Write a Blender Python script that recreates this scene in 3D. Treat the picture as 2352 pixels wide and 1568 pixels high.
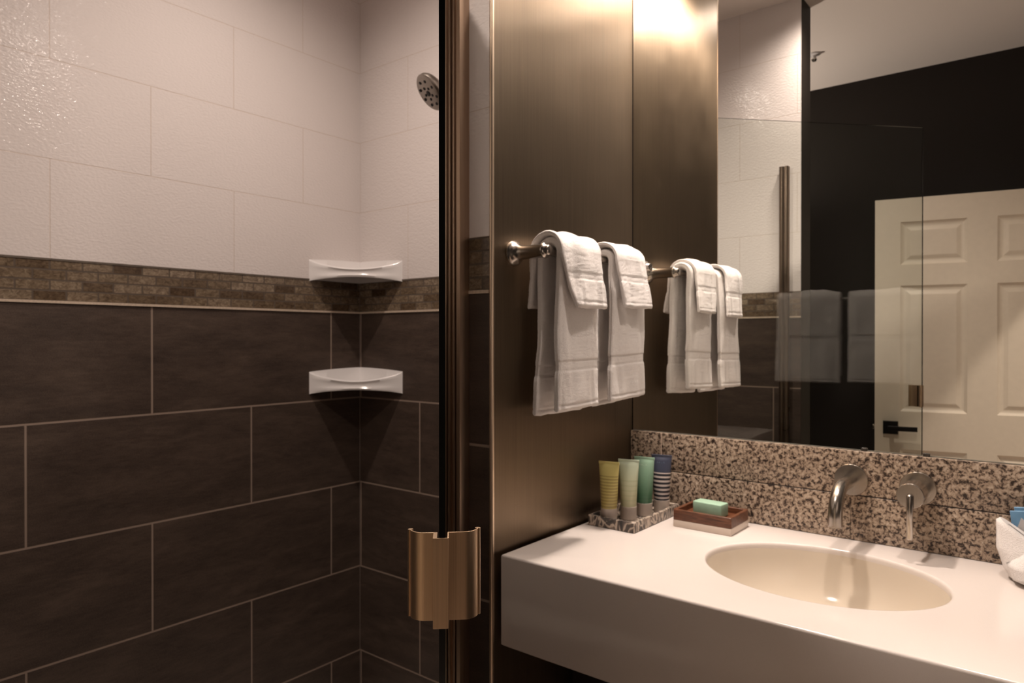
import bpy, math, random
from mathutils import Vector, Matrix, noise
R = math.radians
PI = math.pi
random.seed(7)
scene = bpy.context.scene
for o in list(bpy.data.objects):
    bpy.data.objects.remove(o)

# ------------------------------------------------------------------ camera, world, lights, exposure
EYE = Vector((0, 0, 1.34))
FOC, YAW, PITCH = 1607.0, R(38.561), R(0.246)      # focal length in pixels of the 2352 px wide frame
cd = bpy.data.cameras.new('camera')
cam = bpy.data.objects.new('camera', cd)
scene.collection.objects.link(cam)
cam.location = EYE
cam.rotation_euler = (PI / 2 - PITCH, 0, YAW)
cd.sensor_width = 36.0
cd.lens = FOC / 2352 * 36.0
cd.clip_start = 0.02
cd.dof.use_dof = True
cd.dof.focus_distance = 0.60
cd.dof.aperture_fstop = 15.0
scene.camera = cam

w = bpy.data.worlds.new('world'); scene.world = w
w.use_nodes = True
w.node_tree.nodes['Background'].inputs[0].default_value = (1.0, 0.85, 0.72, 1)
w.node_tree.nodes['Background'].inputs[1].default_value = 0.0

vs = scene.view_settings
vs.view_transform = 'Standard'
try: vs.look = 'None'
except Exception: pass
vs.gamma = 1.0
vs.use_curve_mapping = False
vs.exposure = 0.08

WARM = (1.0, 0.855, 0.75)
CEIL = 2.80
def spot(name, loc, power, size=150, blend=1.0, radius=0.045, col=WARM, target=None):
    l = bpy.data.lights.new(name, 'SPOT')
    l.energy = power; l.spot_size = R(size); l.spot_blend = blend; l.shadow_soft_size = radius; l.color = col
    o = bpy.data.objects.new(name, l); scene.collection.objects.link(o)
    o.location = loc
    if target:
        o.rotation_euler = (Vector(target) - Vector(loc)).to_track_quat('-Z', 'Y').to_euler()
    return o
# downlights: x, y, power, cone; the hallway one is added fill for the apron
LAMPS = {'shower': (-1.42, 1.00, 64, 150), 'basin': (-0.22, 1.20, 54, 160), 'entry': (-0.72, 0.28, 62, 150), 'hall_fill': (0.80, -0.10, 140, 150)}
for k, (x, y, p, ang_) in LAMPS.items():
    spot('downlight_bulb_' + k, (x, y, CEIL - 0.012), p, size=ang_)
# the shaded lamp that hangs beside the bronze panel: x, y, z of the shade's open rim, power
SHADES = ((-0.69, 1.37, 2.43, 88),)
for k, (x, y, z, p) in enumerate(SHADES):
    spot('vanity_bulb', (x, y, z), p, size=160, blend=0.6)

# unseen up-light added in the alcove to brighten the ceiling
FILL_UPLIGHT = (-1.96, -0.55, 1.86)
spot('ceiling_fill_bulb', (FILL_UPLIGHT[0], FILL_UPLIGHT[1], FILL_UPLIGHT[2] + 0.09), 42, size=150, blend=0.5, target=(FILL_UPLIGHT[0] + 0.25, FILL_UPLIGHT[1], 2.8))

# ------------------------------------------------------------------ helpers
C = scene.collection
def ray(u, v):
    fw = Vector((-math.sin(YAW) * math.cos(PITCH), math.cos(YAW) * math.cos(PITCH), -math.sin(PITCH)))
    rt = Vector((math.cos(YAW), math.sin(YAW), 0)); up = rt.cross(fw)
    return fw + rt * ((u - 1176) / FOC) - up * ((v - 784) / FOC)
def XU(u, y):
    r = ray(u, 780); return r.x / r.y * y

WLOC = {}
def world_of(o):
    p = Vector((0, 0, 0))
    while o is not None:
        p += o.location; o = o.parent
    return p

class MB:
    """collects shapes in world metres, build() links them as ONE mesh object"""
    def __init__(s): s.v = []; s.f = []; s.m = []
    def add(s, vs_, fs, mi=0, M=None):
        b = len(s.v)
        for p in vs_:
            p = Vector(p)
            s.v.append(M @ p if M is not None else p)
        for f in fs: s.f.append([b + i for i in f]); s.m.append(mi)
        return s
    def box(s, lo, hi, mi=0, M=None, bev=0.0):
        if bev <= 0:
            x0, y0, z0 = lo; x1, y1, z1 = hi
            vs_ = [(x0,y0,z0),(x1,y0,z0),(x1,y1,z0),(x0,y1,z0),(x0,y0,z1),(x1,y0,z1),(x1,y1,z1),(x0,y1,z1)]
            fs = [(3,2,1,0),(4,5,6,7),(0,1,5,4),(1,2,6,5),(2,3,7,6),(3,0,4,7)]
            return s.add(vs_, fs, mi, M)
        # rounded box: stacked rounded rectangles
        def rr(x0, x1, y0, y1, r, z, n=4):
            out = []
            for cx, cy, a0 in ((x1-r, y1-r, 0), (x0+r, y1-r, 90), (x0+r, y0+r, 180), (x1-r, y0+r, 270)):
                for k in range(n + 1):
                    a = R(a0 + 90*k/n); out.append((cx + r*math.cos(a), cy + r*math.sin(a), z))
            return out
        rings = []
        x0, y0, z0 = lo; x1, y1, z1 = hi
        b = bev
        for k in range(4):
            a = PI/2*k/3; i = b*(1-math.sin(a)); z = z0 + b*(1-math.cos(a))
            rings.append(rr(x0+i, x1-i, y0+i, y1-i, max(b*1.0-i, 1e-5) if b-i > 1e-5 else 1e-5, z))
        for k in range(3, -1, -1):
            a = PI/2*k/3; i = b*(1-math.sin(a)); z = z1 - b*(1-math.cos(a))
            rings.append(rr(x0+i, x1-i, y0+i, y1-i, max(b-i, 1e-5), z))
        return s.loft(rings, mi, M, caps=True)
    def loft(s, rings, mi=0, M=None, caps=True, closed=True):
        n = len(rings[0]); vs_ = [p for r in rings for p in r]; fs = []
        for k in range(len(rings)-1):
            for i in range(n if closed else n-1):
                j = (i+1) % n
                fs.append((k*n+i, k*n+j, (k+1)*n+j, (k+1)*n+i))
        if caps:
            fs.append(tuple(range(n-1, -1, -1))); b = (len(rings)-1)*n
            fs.append(tuple(b+i for i in range(n)))
        return s.add(vs_, fs, mi, M)
    def lathe(s, prof, o, d, n=40, mi=0, caps=True):
        """prof: (radius, height along d)"""
        d = Vector(d).normalized(); a = d.orthogonal().normalized(); b = d.cross(a); o = Vector(o)
        rings = [[o + d*h + (a*math.cos(2*PI*i/n) + b*math.sin(2*PI*i/n))*r for i in range(n)] for r, h in prof]
        return s.loft(rings, mi, None, caps)
    def tube(s, path, rad, n=24, mi=0, caps=True):
        path = [Vector(p) for p in path]; rings = []
        t0 = (path[1]-path[0]).normalized(); a = t0.orthogonal().normalized()
        for i, p in enumerate(path):
            t = (path[min(i+1, len(path)-1)] - path[max(i-1, 0)]).normalized()
            a = (a - t*a.dot(t)).normalized(); b = t.cross(a)
            r = rad[i] if isinstance(rad, (list, tuple)) else rad
            rings.append([p + (a*math.cos(2*PI*k/n) + b*math.sin(2*PI*k/n))*r for k in range(n)])
        return s.loft(rings, mi, None, caps)
    def prism(s, poly, z0, z1, mi=0, M=None):
        """2D polygon (x,y) extruded in z"""
        return s.loft([[(x, y, z0) for x, y in poly], [(x, y, z1) for x, y in poly]], mi, M)
    def build(s, name, mats, parent=None, smooth=True, angle=35, fix=True):
        me = bpy.data.meshes.new(name)
        off = world_of(parent) if parent is not None else Vector((0, 0, 0))
        me.from_pydata([tuple(p - off) for p in s.v], [], s.f)
        if not isinstance(mats, (list, tuple)): mats = [mats]
        for m in mats: me.materials.append(m)
        for p, mi in zip(me.polygons, s.m): p.material_index = mi; p.use_smooth = smooth
        me.update()
        if fix:
            import bmesh
            bm = bmesh.new(); bm.from_mesh(me)
            bmesh.ops.remove_doubles(bm, verts=bm.verts, dist=2e-6)
            bmesh.ops.recalc_face_normals(bm, faces=bm.faces); bm.to_mesh(me); bm.free()
        if smooth:
            try: me.set_sharp_from_angle(angle=R(angle))
            except Exception: pass
        o = bpy.data.objects.new(name, me); C.objects.link(o); o.parent = parent
        return o

def tag(o, label, cat, group=None, kind=None):
    o['label'] = label; o['category'] = cat
    if group: o['group'] = group
    if kind: o['kind'] = kind
    return o
def thing(name, label, cat, loc=(0, 0, 0), group=None):
    o = bpy.data.objects.new(name, None); C.objects.link(o); o.location = loc
    o.empty_display_size = 0.05
    return tag(o, label, cat, group)
def struct(o, label=None, cat=None):
    o['kind'] = 'structure'
    if label: o['label'] = label; o['category'] = cat
    return o

# ------------------------------------------------------------------ materials
def nmat(name):
    m = bpy.data.materials.new(name); m.use_nodes = True
    nt = m.node_tree; b = nt.nodes['Principled BSDF']
    return m, nt, b
def N(nt, t, **kw):
    n = nt.nodes.new(t)
    for k, v in kw.items():
        if k.startswith('i_'): n.inputs[int(k[2:])].default_value = v
        else: setattr(n, k, v)
    return n
def L(nt, a, b): nt.links.new(a, b)
def math_(nt, op, a, b=None):
    n = N(nt, 'ShaderNodeMath', operation=op)
    for i, x in enumerate((a, b)):
        if x is None: continue
        if hasattr(x, 'is_linked') or hasattr(x, 'links'): L(nt, x, n.inputs[i])
        else: n.inputs[i].default_value = x
    return n.outputs[0]
def ramp(nt, fac, stops, interp='LINEAR'):
    n = N(nt, 'ShaderNodeValToRGB'); cr = n.color_ramp; cr.interpolation = interp
    while len(cr.elements) < len(stops): cr.elements.new(0.5)
    for e, (p, c) in zip(cr.elements, stops):
        e.position = p; e.color = (*c, 1) if len(c) == 3 else c
    L(nt, fac, n.inputs[0]); return n.outputs[0]
def mixc(nt, fac, a, b, typ='MIX'):
    n = N(nt, 'ShaderNodeMix', data_type='RGBA', blend_type=typ)
    if hasattr(fac, 'links'): L(nt, fac, n.inputs[0])
    else: n.inputs[0].default_value = fac
    for i, x in ((6, a), (7, b)):
        if hasattr(x, 'links'): L(nt, x, n.inputs[i])
        else: n.inputs[i].default_value = (*x, 1)
    return n.outputs[2]
def coord(nt, scale=(1, 1, 1), loc=(0, 0, 0), kind='Object'):
    tc = N(nt, 'ShaderNodeTexCoord'); mp = N(nt, 'ShaderNodeMapping')
    L(nt, tc.outputs[kind], mp.inputs[0]); mp.inputs['Location'].default_value = loc; mp.inputs['Scale'].default_value = scale
    return mp.outputs[0]
def noise_(nt, vec, scale, detail=4, rough=0.5, dist=0.0):
    n = N(nt, 'ShaderNodeTexNoise'); L(nt, vec, n.inputs['Vector'])
    n.inputs['Scale'].default_value = scale; n.inputs['Detail'].default_value = detail
    n.inputs['Roughness'].default_value = rough; n.inputs['Distortion'].default_value = dist
    return n.outputs['Fac']
def bump(nt, b, h, strength=0.3, dist=0.001, normal=None):
    n = N(nt, 'ShaderNodeBump'); L(nt, h, n.inputs['Height'])
    n.inputs['Strength'].default_value = strength; n.inputs['Distance'].default_value = dist
    if normal is not None: L(nt, normal, n.inputs['Normal'])
    if b is not None: L(nt, n.outputs[0], b.inputs['Normal'])
    return n.outputs[0]
def simple(name, col, rough=0.5, metal=0.0, spec=0.5, nscale=0, namp=0.0, **kw):
    m, nt, b = nmat(name)
    b.inputs['Roughness'].default_value = rough; b.inputs['Metallic'].default_value = metal
    b.inputs['Specular IOR Level'].default_value = spec
    if nscale:
        f = noise_(nt, coord(nt), nscale, 3)
        lo = tuple(c*(1-namp) for c in col); hi = tuple(min(1, c*(1+namp)) for c in col)
        L(nt, ramp(nt, f, [(0.3, lo), (0.7, hi)]), b.inputs['Base Color'])
    else: b.inputs['Base Color'].default_value = (*col, 1)
    for k, v in kw.items(): b.inputs[k].default_value = v
    return m

def brick_vec(nt, axis, u0, z0):
    """texture vector (horizontal run, height): axis 'x' or 'y' in world metres"""
    tc = N(nt, 'ShaderNodeTexCoord'); sp = N(nt, 'ShaderNodeSeparateXYZ'); L(nt, tc.outputs['Object'], sp.inputs[0])
    cb = N(nt, 'ShaderNodeCombineXYZ')
    L(nt, math_(nt, 'SUBTRACT', sp.outputs['X' if axis == 'x' else 'Y'], u0), cb.inputs[0])
    L(nt, math_(nt, 'SUBTRACT', sp.outputs['Z'], z0), cb.inputs[1])
    return cb.outputs[0]
def brick(nt, vec, bw, rh, mortar, smooth=0.1, bias=0.0):
    n = N(nt, 'ShaderNodeTexBrick'); L(nt, vec, n.inputs['Vector'])
    n.inputs['Color1'].default_value = (0, 0, 0, 1); n.inputs['Color2'].default_value = (1, 1, 1, 1); n.inputs['Mortar'].default_value = (0.5, 0.5, 0.5, 1)
    n.inputs['Scale'].default_value = 1; n.inputs['Mortar Size'].default_value = mortar
    n.inputs['Mortar Smooth'].default_value = smooth; n.inputs['Bias'].default_value = bias
    n.inputs['Brick Width'].default_value = bw; n.inputs['Row Height'].default_value = rh
    n.offset = 0.5; n.offset_frequency = 2; n.squash = 1.0
    return n.outputs['Color'], n.outputs['Fac']

ZM, ZT = 1.434, 1.543       # bottom and top of the mosaic band
TH, TW = 0.308, 0.6135      # dark tile pitch
def dark_tile(name, axis, u0):
    m, nt, b = nmat(name)
    v = brick_vec(nt, axis, u0, ZM - 6*TH)
    c, fac = brick(nt, v, TW, TH, 0.0030, 0.25)
    st = coord(nt, (2.2, 2.2, 9.0)) if axis else None
    n1 = noise_(nt, st, 2.2, 6, 0.62, 0.4)
    n2 = noise_(nt, coord(nt, (9, 9, 60)), 3.0, 4, 0.6)
    n3 = noise_(nt, coord(nt), 420, 2, 0.6)
    base = ramp(nt, n1, [(0.32, (0.024, 0.0150, 0.0115)), (0.52, (0.060, 0.040, 0.030)), (0.70, (0.110, 0.077, 0.058))])
    base = mixc(nt, 0.35, base, ramp(nt, n2, [(0.35, (0.026, 0.017, 0.013)), (0.7, (0.100, 0.070, 0.054))]))
    base = mixc(nt, 0.35, base, ramp(nt, n3, [(0.3, (0.022, 0.015, 0.012)), (0.7, (0.105, 0.075, 0.058))]))
    L(nt, mixc(nt, fac, base, (0.26, 0.195, 0.155)), b.inputs['Base Color'])
    rg = ramp(nt, n2, [(0.3, (0.42,)*3), (0.7, (0.60,)*3)])
    L(nt, mixc(nt, fac, rg, (0.9, 0.9, 0.9)), b.inputs['Roughness'])
    b.inputs['Specular IOR Level'].default_value = 0.35
    nn = bump(nt, None, math_(nt, 'MULTIPLY', fac, -1.0), 0.6, 0.0015)
    bump(nt, b, n3, 0.12, 0.001, nn)
    return m
def white_tile(name, axis, u0):
    m, nt, b = nmat(name)
    v = brick_vec(nt, axis, u0, ZT - 2*0.254)
    c, fac = brick(nt, v, 0.501, 0.254, 0.0014, 0.3)
    L(nt, mixc(nt, fac, (0.66, 0.605, 0.585), (0.58, 0.50, 0.45)), b.inputs['Base Color'])
    b.inputs['Roughness'].default_value = 0.075
    b.inputs['Specular IOR Level'].default_value = 0.42
    # glaze with small raised ripples, longer along the wall than up it
    n1 = noise_(nt, coord(nt, (1, 1, 1.7)), 105, 1.0, 0.5, 0.2)
    nn = bump(nt, None, math_(nt, 'MULTIPLY', fac, -1.0), 0.5, 0.001)
    bump(nt, b, n1, 0.40, 0.0021, nn)
    return m
def mosaic(name, axis, u0):
    m, nt, b = nmat(name)
    v = brick_vec(nt, axis, u0, ZM + 0.002)
    c, fac = brick(nt, v, 0.0757, 0.0265, 0.0022, 0.15)
    n1 = noise_(nt, coord(nt, (1, 1, 1.6)), 75, 5, 0.7, 0.8)
    n0 = noise_(nt, coord(nt), 9, 2)
    base = ramp(nt, n1, [(0.30, (0.085, 0.060, 0.041)), (0.5, (0.20, 0.150, 0.105)), (0.64, (0.30, 0.235, 0.170)), (0.78, (0.40, 0.33, 0.25))])
    tint = ramp(nt, c, [(0.0, (0.32, 0.26, 0.21)), (0.5, (0.72, 0.69, 0.64)), (1.0, (1.0, 1.0, 1.0))])
    base = mixc(nt, 1.0, base, tint, 'MULTIPLY')
    L(nt, mixc(nt, fac, base, (0.085, 0.062, 0.045)), b.inputs['Base Color'])
    L(nt, mixc(nt, fac, (0.14, 0.14, 0.14), (0.9, 0.9, 0.9)), b.inputs['Roughness'])
    nn = bump(nt, None, math_(nt, 'MULTIPLY', fac, -1.0), 0.8, 0.002)
    bump(nt, b, n1, 0.25, 0.001, nn)
    return m
M_dark_l = dark_tile('dark_tile_left', 'y', 0.9121 - 2*TW)
M_dark_b = dark_tile('dark_tile_back', 'x', -2.6365)
M_dark_e = dark_tile('dark_tile_end', 'x', -2.55)
M_dark_s = dark_tile('dark_tile_stub', 'x', -1.6)
M_white_l = white_tile('white_tile_left', 'y', 0.4095)
M_white_b = white_tile('white_tile_back', 'x', -2.5255)
M_white_e = white_tile('white_tile_end', 'x', -2.42)
M_white_s = white_tile('white_tile_stub', 'x', -1.6)
M_mos_l = mosaic('mosaic_left', 'y', 0.6590 - 0.757)
M_mos_b = mosaic('mosaic_back', 'x', -2.53)
M_mos_s = mosaic('mosaic_stub', 'x', -1.6355)
M_lit_ledge = simple('lit_grout_ledge', (0.50, 0.40, 0.31), 0.8, nscale=200, namp=0.15)
M_mosline = simple('mosaic_top_edge', (0.10, 0.078, 0.060), 0.5, nscale=60, namp=0.2)

def bronze(name, col=(0.30, 0.205, 0.135), rough=0.34, aniso=0.0, fine=900.0, vary=0.12):
    m, nt, b = nmat(name)
    b.inputs['Metallic'].default_value = 1.0
    f = noise_(nt, coord(nt, (fine, fine, 4.0)), 1.0, 2, 0.6)
    g = noise_(nt, coord(nt), 4.0, 4, 0.6)
    lo = tuple(c*(1-vary) for c in col); hi = tuple(c*(1+vary) for c in col)
    L(nt, ramp(nt, f, [(0.3, lo), (0.7, hi)]), b.inputs['Base Color'])
    L(nt, ramp(nt, g, [(0.3, (rough*0.9,)*3), (0.7, (rough*1.12,)*3)]), b.inputs['Roughness'])
    b.inputs['Anisotropic'].default_value = aniso
    if aniso:
        tg = N(nt, 'ShaderNodeTangent'); tg.direction_type = 'RADIAL'; tg.axis = 'Z'; L(nt, tg.outputs[0], b.inputs['Tangent'])
    bump(nt, b, f, 0.05, 0.0005)
    return m
M_panel = bronze('brushed_bronze_panel', (0.215, 0.162, 0.112), 0.42, aniso=0.72)
M_bronze = bronze('bronze_anodised', (0.56, 0.41, 0.275), 0.38, fine=2500)
M_jamb = bronze('bronze_jamb', (0.50, 0.37, 0.275), 0.36, fine=1200)
M_strike = bronze('bronze_strike', (0.20, 0.15, 0.115), 0.30, fine=1200)
M_trim = bronze('corner_trim', (0.80, 0.63, 0.47), 0.36, fine=600)
M_nickel = bronze('brushed_nickel', (0.47, 0.425, 0.38), 0.22, fine=500, vary=0.05)
M_steel = bronze('shower_head_metal', (0.30, 0.27, 0.24), 0.28, fine=500, vary=0.05)
M_chrome = simple('polished_metal', (0.7, 0.66, 0.6), 0.08, 1.0)
M_paint = simple('brown_paint', (0.0150, 0.0112, 0.0085), 0.6, spec=0.25, nscale=500, namp=0.10)
M_ceiling = simple('ceiling_paint', (0.86, 0.78, 0.72), 0.9, nscale=300, namp=0.03)
M_floor = None
M_doorp = simple('cream_door_paint', (0.68, 0.60, 0.49), 0.35, nscale=40, namp=0.02)
M_black = simple('black_metal', (0.012, 0.011, 0.011), 0.3, 0.6)
M_dark = simple('black_rubber', (0.01, 0.01, 0.01), 0.6)
M_ceramic = simple('shelf_ceramic', (0.74, 0.71, 0.70), 0.10, spec=0.5)
M_counter = simple('white_solid_surface', (0.69, 0.625, 0.585), 0.16, spec=0.45, nscale=1200, namp=0.03)
M_basin = simple('cream_basin', (0.60, 0.52, 0.425), 0.12, spec=0.45)

def granite():
    m, nt, b = nmat('granite')
    v = coord(nt)
    n1 = noise_(nt, v, 120, 6, 0.66, 0.5)
    n2 = noise_(nt, coord(nt, loc=(3, 1, 5)), 170, 3, 0.6, 0.2)
    n3 = noise_(nt, coord(nt, loc=(7, 2, 1)), 9, 3)
    a = ramp(nt, n1, [(0.40, (0.030, 0.020, 0.016)), (0.45, (0.12, 0.085, 0.065)), (0.50, (0.34, 0.26, 0.195)), (0.58, (0.46, 0.365, 0.28)), (0.70, (0.56, 0.48, 0.40))])
    bl = ramp(nt, n2, [(0.34, (0.20, 0.16, 0.14)), (0.43, (1, 1, 1))])
    base = mixc(nt, 0.8, a, bl, 'MULTIPLY')
    base = mixc(nt, 0.6, base, ramp(nt, n3, [(0.3, (0.80, 0.76, 0.72)), (0.7, (1.1, 1.1, 1.1))]), 'MULTIPLY')
    L(nt, base, b.inputs['Base Color'])
    b.inputs['Roughness'].default_value = 0.28
    b.inputs['Specular IOR Level'].default_value = 0.35
    return m
M_granite = granite()
M_gjoint = simple('granite_joint', (0.03, 0.022, 0.018), 0.8)
M_gjoint2 = simple('granite_caulk', (0.62, 0.47, 0.38), 0.7)

def terry(name, col=(0.86, 0.81, 0.78)):
    m, nt, b = nmat(name)
    f = noise_(nt, coord(nt), 620, 3, 0.7)
    g = noise_(nt, coord(nt), 60, 3, 0.6)
    L(nt, ramp(nt, f, [(0.25, tuple(c*0.84 for c in col)), (0.65, col)]), b.inputs['Base Color'])
    b.inputs['Roughness'].default_value = 0.95
    b.inputs['Specular IOR Level'].default_value = 0.1
    b.inputs['Sheen Weight'].default_value = 0.15
    nn = bump(nt, None, f, 0.8, 0.0025)
    bump(nt, b, g, 0.35, 0.002, nn)
    return m
M_terry = terry('white_terry')

def stone_tray():
    m, nt, b = nmat('banded_stone')
    v = coord(nt, (1, 1, 0.40))
    n1 = noise_(nt, v, 36, 2.5, 0.5, 1.5)
    n2 = noise_(nt, coord(nt), 320, 3)
    a = ramp(nt, n1, [(0.36, (0.020, 0.017, 0.016)), (0.44, (0.13, 0.10, 0.085)), (0.475, (0.50, 0.41, 0.33)), (0.52, (0.56, 0.46, 0.37)), (0.55, (0.12, 0.095, 0.080)), (0.61, (0.030, 0.025, 0.023)), (0.66, (0.30, 0.25, 0.21)), (0.72, (0.45, 0.37, 0.30))])
    a = mixc(nt, 0.3, a, ramp(nt, n2, [(0.3, (0.4, 0.4, 0.4)), (0.7, (1, 1, 1))]), 'MULTIPLY')
    L(nt, a, b.inputs['Base Color']); b.inputs['Roughness'].default_value = 0.3
    return m
M_tray = stone_tray()
def wood():
    m, nt, b = nmat('dark_walnut')
    n1 = noise_(nt, coord(nt, (6, 60, 60)), 4.0, 5, 0.6, 1.0)
    L(nt, ramp(nt, n1, [(0.3, (0.040, 0.013, 0.006)), (0.5, (0.115, 0.040, 0.018)), (0.7, (0.19, 0.075, 0.036))]), b.inputs['Base Color'])
    b.inputs['Roughness'].default_value = 0.35
    return m
M_wood = wood()
M_soap = simple('green_soap', (0.33, 0.50, 0.37), 0.45, nscale=90, namp=0.06, **{'Subsurface Weight': 0.0})
M_dishbase = simple('cream_dish_base', (0.66, 0.56, 0.48), 0.3)

# glass of the shower door: clear faces, near-black green edge
def glass():
    m, nt, b = nmat('clear_glass')
    out = nt.nodes['Material Output']; nt.nodes.remove(b)
    tr = N(nt, 'ShaderNodeBsdfTransparent'); tr.inputs[0].default_value = (0.955, 0.975, 0.96, 1)
    gl = N(nt, 'ShaderNodeBsdfGlossy'); gl.inputs['Roughness'].default_value = 0.005
    gl.inputs[0].default_value = (1, 1, 1, 1)
    fr = N(nt, 'ShaderNodeFresnel'); fr.inputs[0].default_value = 1.42
    mx = N(nt, 'ShaderNodeMixShader')
    L(nt, fr.outputs[0], mx.inputs[0]); L(nt, tr.outputs[0], mx.inputs[1]); L(nt, gl.outputs[0], mx.inputs[2])
    L(nt, mx.outputs[0], out.inputs[0])
    return m
M_glass = glass()
M_gedge = simple('glass_edge', (0.003, 0.004, 0.004), 0.22, spec=0.5)
M_mirror = simple('mirror_silver', (0.93, 0.93, 0.90), 0.0, 1.0)
M_medge = simple('mirror_edge', (0.25, 0.25, 0.22), 0.2)

# ------------------------------------------------------------------ the room shell
XL, YS, YE, XP = -2.029, 1.653, 0.116, -0.888     # shower left wall, shower back wall, shower end wall, bronze panel face
YF, YM, YB, XR = 1.055, 1.6156, -1.10, 0.17       # stub wall face, mirror face, far back wall, right wall
def tiled_wall(name, lo, hi, face_axis, mats, label):
    """a wall in three courses: dark tile, mosaic band, white tile; ledge line where the mosaic starts"""
    b = MB()
    zs = [(-0.05, ZM, 0), (ZM, ZT, 1), (ZT, CEIL + 0.05, 2)]
    for z0, z1, mi in zs:
        b.box((lo[0], lo[1], z0), (hi[0], hi[1], z1), mi)
    o = b.build(name, mats, smooth=False, fix=False)
    return struct(o)
tiled_wall('wall_left', (XL - 0.1, YE - 0.12, 0), (XL, YS + 0.1, 0), 'x', [M_dark_l, M_mos_l, M_white_l], '')
tiled_wall('wall_back_shower', (XL, YS, 0), (-1.020, YS + 0.1, 0), 'y', [M_dark_b, M_mos_b, M_white_b], '')
# stub wall between shower and vanity: tiled body
b = MB()
for z0, z1, mi in ((0, ZM, 0), (ZM, ZT, 1), (ZT, CEIL, 2)):
    b.box((-1.028, YF, z0), (XP - 0.0095, YS + 0.0, z1), mi)
struct(b.build('wall_partition', [M_dark_s, M_mos_s, M_white_s], smooth=False, fix=False))
# end wall of the shower: tiled inside, painted on its end and outside
b = MB()
for z0, z1, mi in ((0, ZM, 0), (ZM, ZT, 1), (ZT, CEIL, 2)):
    b.box((XL, YE - 0.008, z0), (-0.901, YE, z1), mi)
b.box((XL, -0.012, 0), (-0.8995, YE - 0.008, CEIL), 3)
b.box((-0.901, YE - 0.008, 0), (-0.8995, YE, CEIL), 3)
struct(b.build('wall_end_shower', [M_dark_e, M_mos_b, M_white_e, M_paint], smooth=False, fix=False))
# grout ledge under the mosaic, painted pale for the light it catches, dark line on top of it
b = MB()
b.box((XL - 0.01, YE, ZM - 0.004), (XL + 0.004, YS, ZM + 0.0025), 0)
b.box((XL, YS - 0.004, ZM - 0.004), (-1.028, YS + 0.01, ZM + 0.0025), 0)
b.box((-1.028, YF - 0.003, ZM - 0.004), (XP - 0.0095, YF + 0.01, ZM + 0.0025), 0)
b.box((XL, YE, ZM - 0.004), (-0.901, YE + 0.003, ZM + 0.0025), 0)
struct(b.build('trim_1', M_lit_ledge, smooth=False))
b = MB()
b.box((XL - 0.01, YE, ZT - 0.004), (XL + 0.0015, YS, ZT + 0.001), 0)
b.box((XL, YS - 0.0015, ZT - 0.004), (-1.028, YS + 0.01, ZT + 0.001), 0)
struct(b.build('trim_2', M_mosline, smooth=False))
# vertical caulk in the shower corner
b = MB(); b.prism([(XL - 0.002, YS + 0.002), (XL - 0.002, YS - 0.0035), (XL + 0.0035, YS + 0.002)], 0.0, ZT)
struct(b.build('trim_3', simple('corner_caulk', (0.115, 0.088, 0.072), 0.7), smooth=False))

b = MB(); b.box((-0.9, 1.6216, 0), (XR + 0.1, 1.70, CEIL))
struct(b.build('wall_back', M_paint, smooth=False))
b = MB(); b.box((-2.13, YB - 0.1, 0), (1.5, YB, CEIL))
struct(b.build('wall_front', M_paint, smooth=False))
b = MB(); b.box((-2.13, YB, 0), (XL, YE - 0.12, CEIL))
struct(b.build('wall_left_alcove', M_paint, smooth=False))
# right wall with the doorway the picture is taken from
DY0, DY1 = -0.80, 0.14
b = MB()
b.box((XR, DY1, 0), (XR + 0.1, YM + 0.08, CEIL)); b.box((XR, YB, 0), (XR + 0.1, DY0, CEIL)); b.box((XR, DY0, 2.05), (XR + 0.1, DY1, CEIL))
struct(b.build('wall_right', M_paint, smooth=False))
b = MB(); b.box((1.4, YB, 0), (1.5, YM + 0.08, CEIL)); b.box((XR + 0.1, 1.25, 0), (1.4, 1.35, CEIL))
struct(b.build('wall_hall', simple('hall_paint', (0.45, 0.38, 0.31), 0.7, nscale=300, namp=0.04), smooth=False))
b = MB(); b.box((-2.13, YB - 0.1, CEIL), (1.5, 1.76, CEIL + 0.1))
struct(b.build('ceiling', M_ceiling, smooth=False))
def floor_mat():
    m, nt, b_ = nmat('floor_tile')
    tc = coord(nt, loc=(5, 5, 0)); c, fac = brick(nt, tc, 0.61, 0.305, 0.002)
    L(nt, mixc(nt, fac, (0.62, 0.50, 0.42), (0.4, 0.33, 0.28)), b_.inputs['Base Color']); b_.inputs['Roughness'].default_value = 0.45
    return m
b = MB(); b.box((-2.13, YB - 0.1, -0.1), (1.5, 1.76, 0.0))
struct(b.build('floor', floor_mat(), smooth=False))
# raised pale shower tray, part of the floor
b = MB(); b.box((XL, YE, 0.0), (-0.96, YS, 0.03), bev=0.008)
struct(b.build('floor_shower', simple('shower_tray', (0.6, 0.55, 0.5), 0.3), smooth=True))
b = MB(); b.box((-0.96, YE, 0.0), (-0.88, YF, 0.09), bev=0.006)
struct(b.build('trim_4', simple('shower_curb', (0.6, 0.5, 0.43), 0.3), smooth=True))

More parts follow.
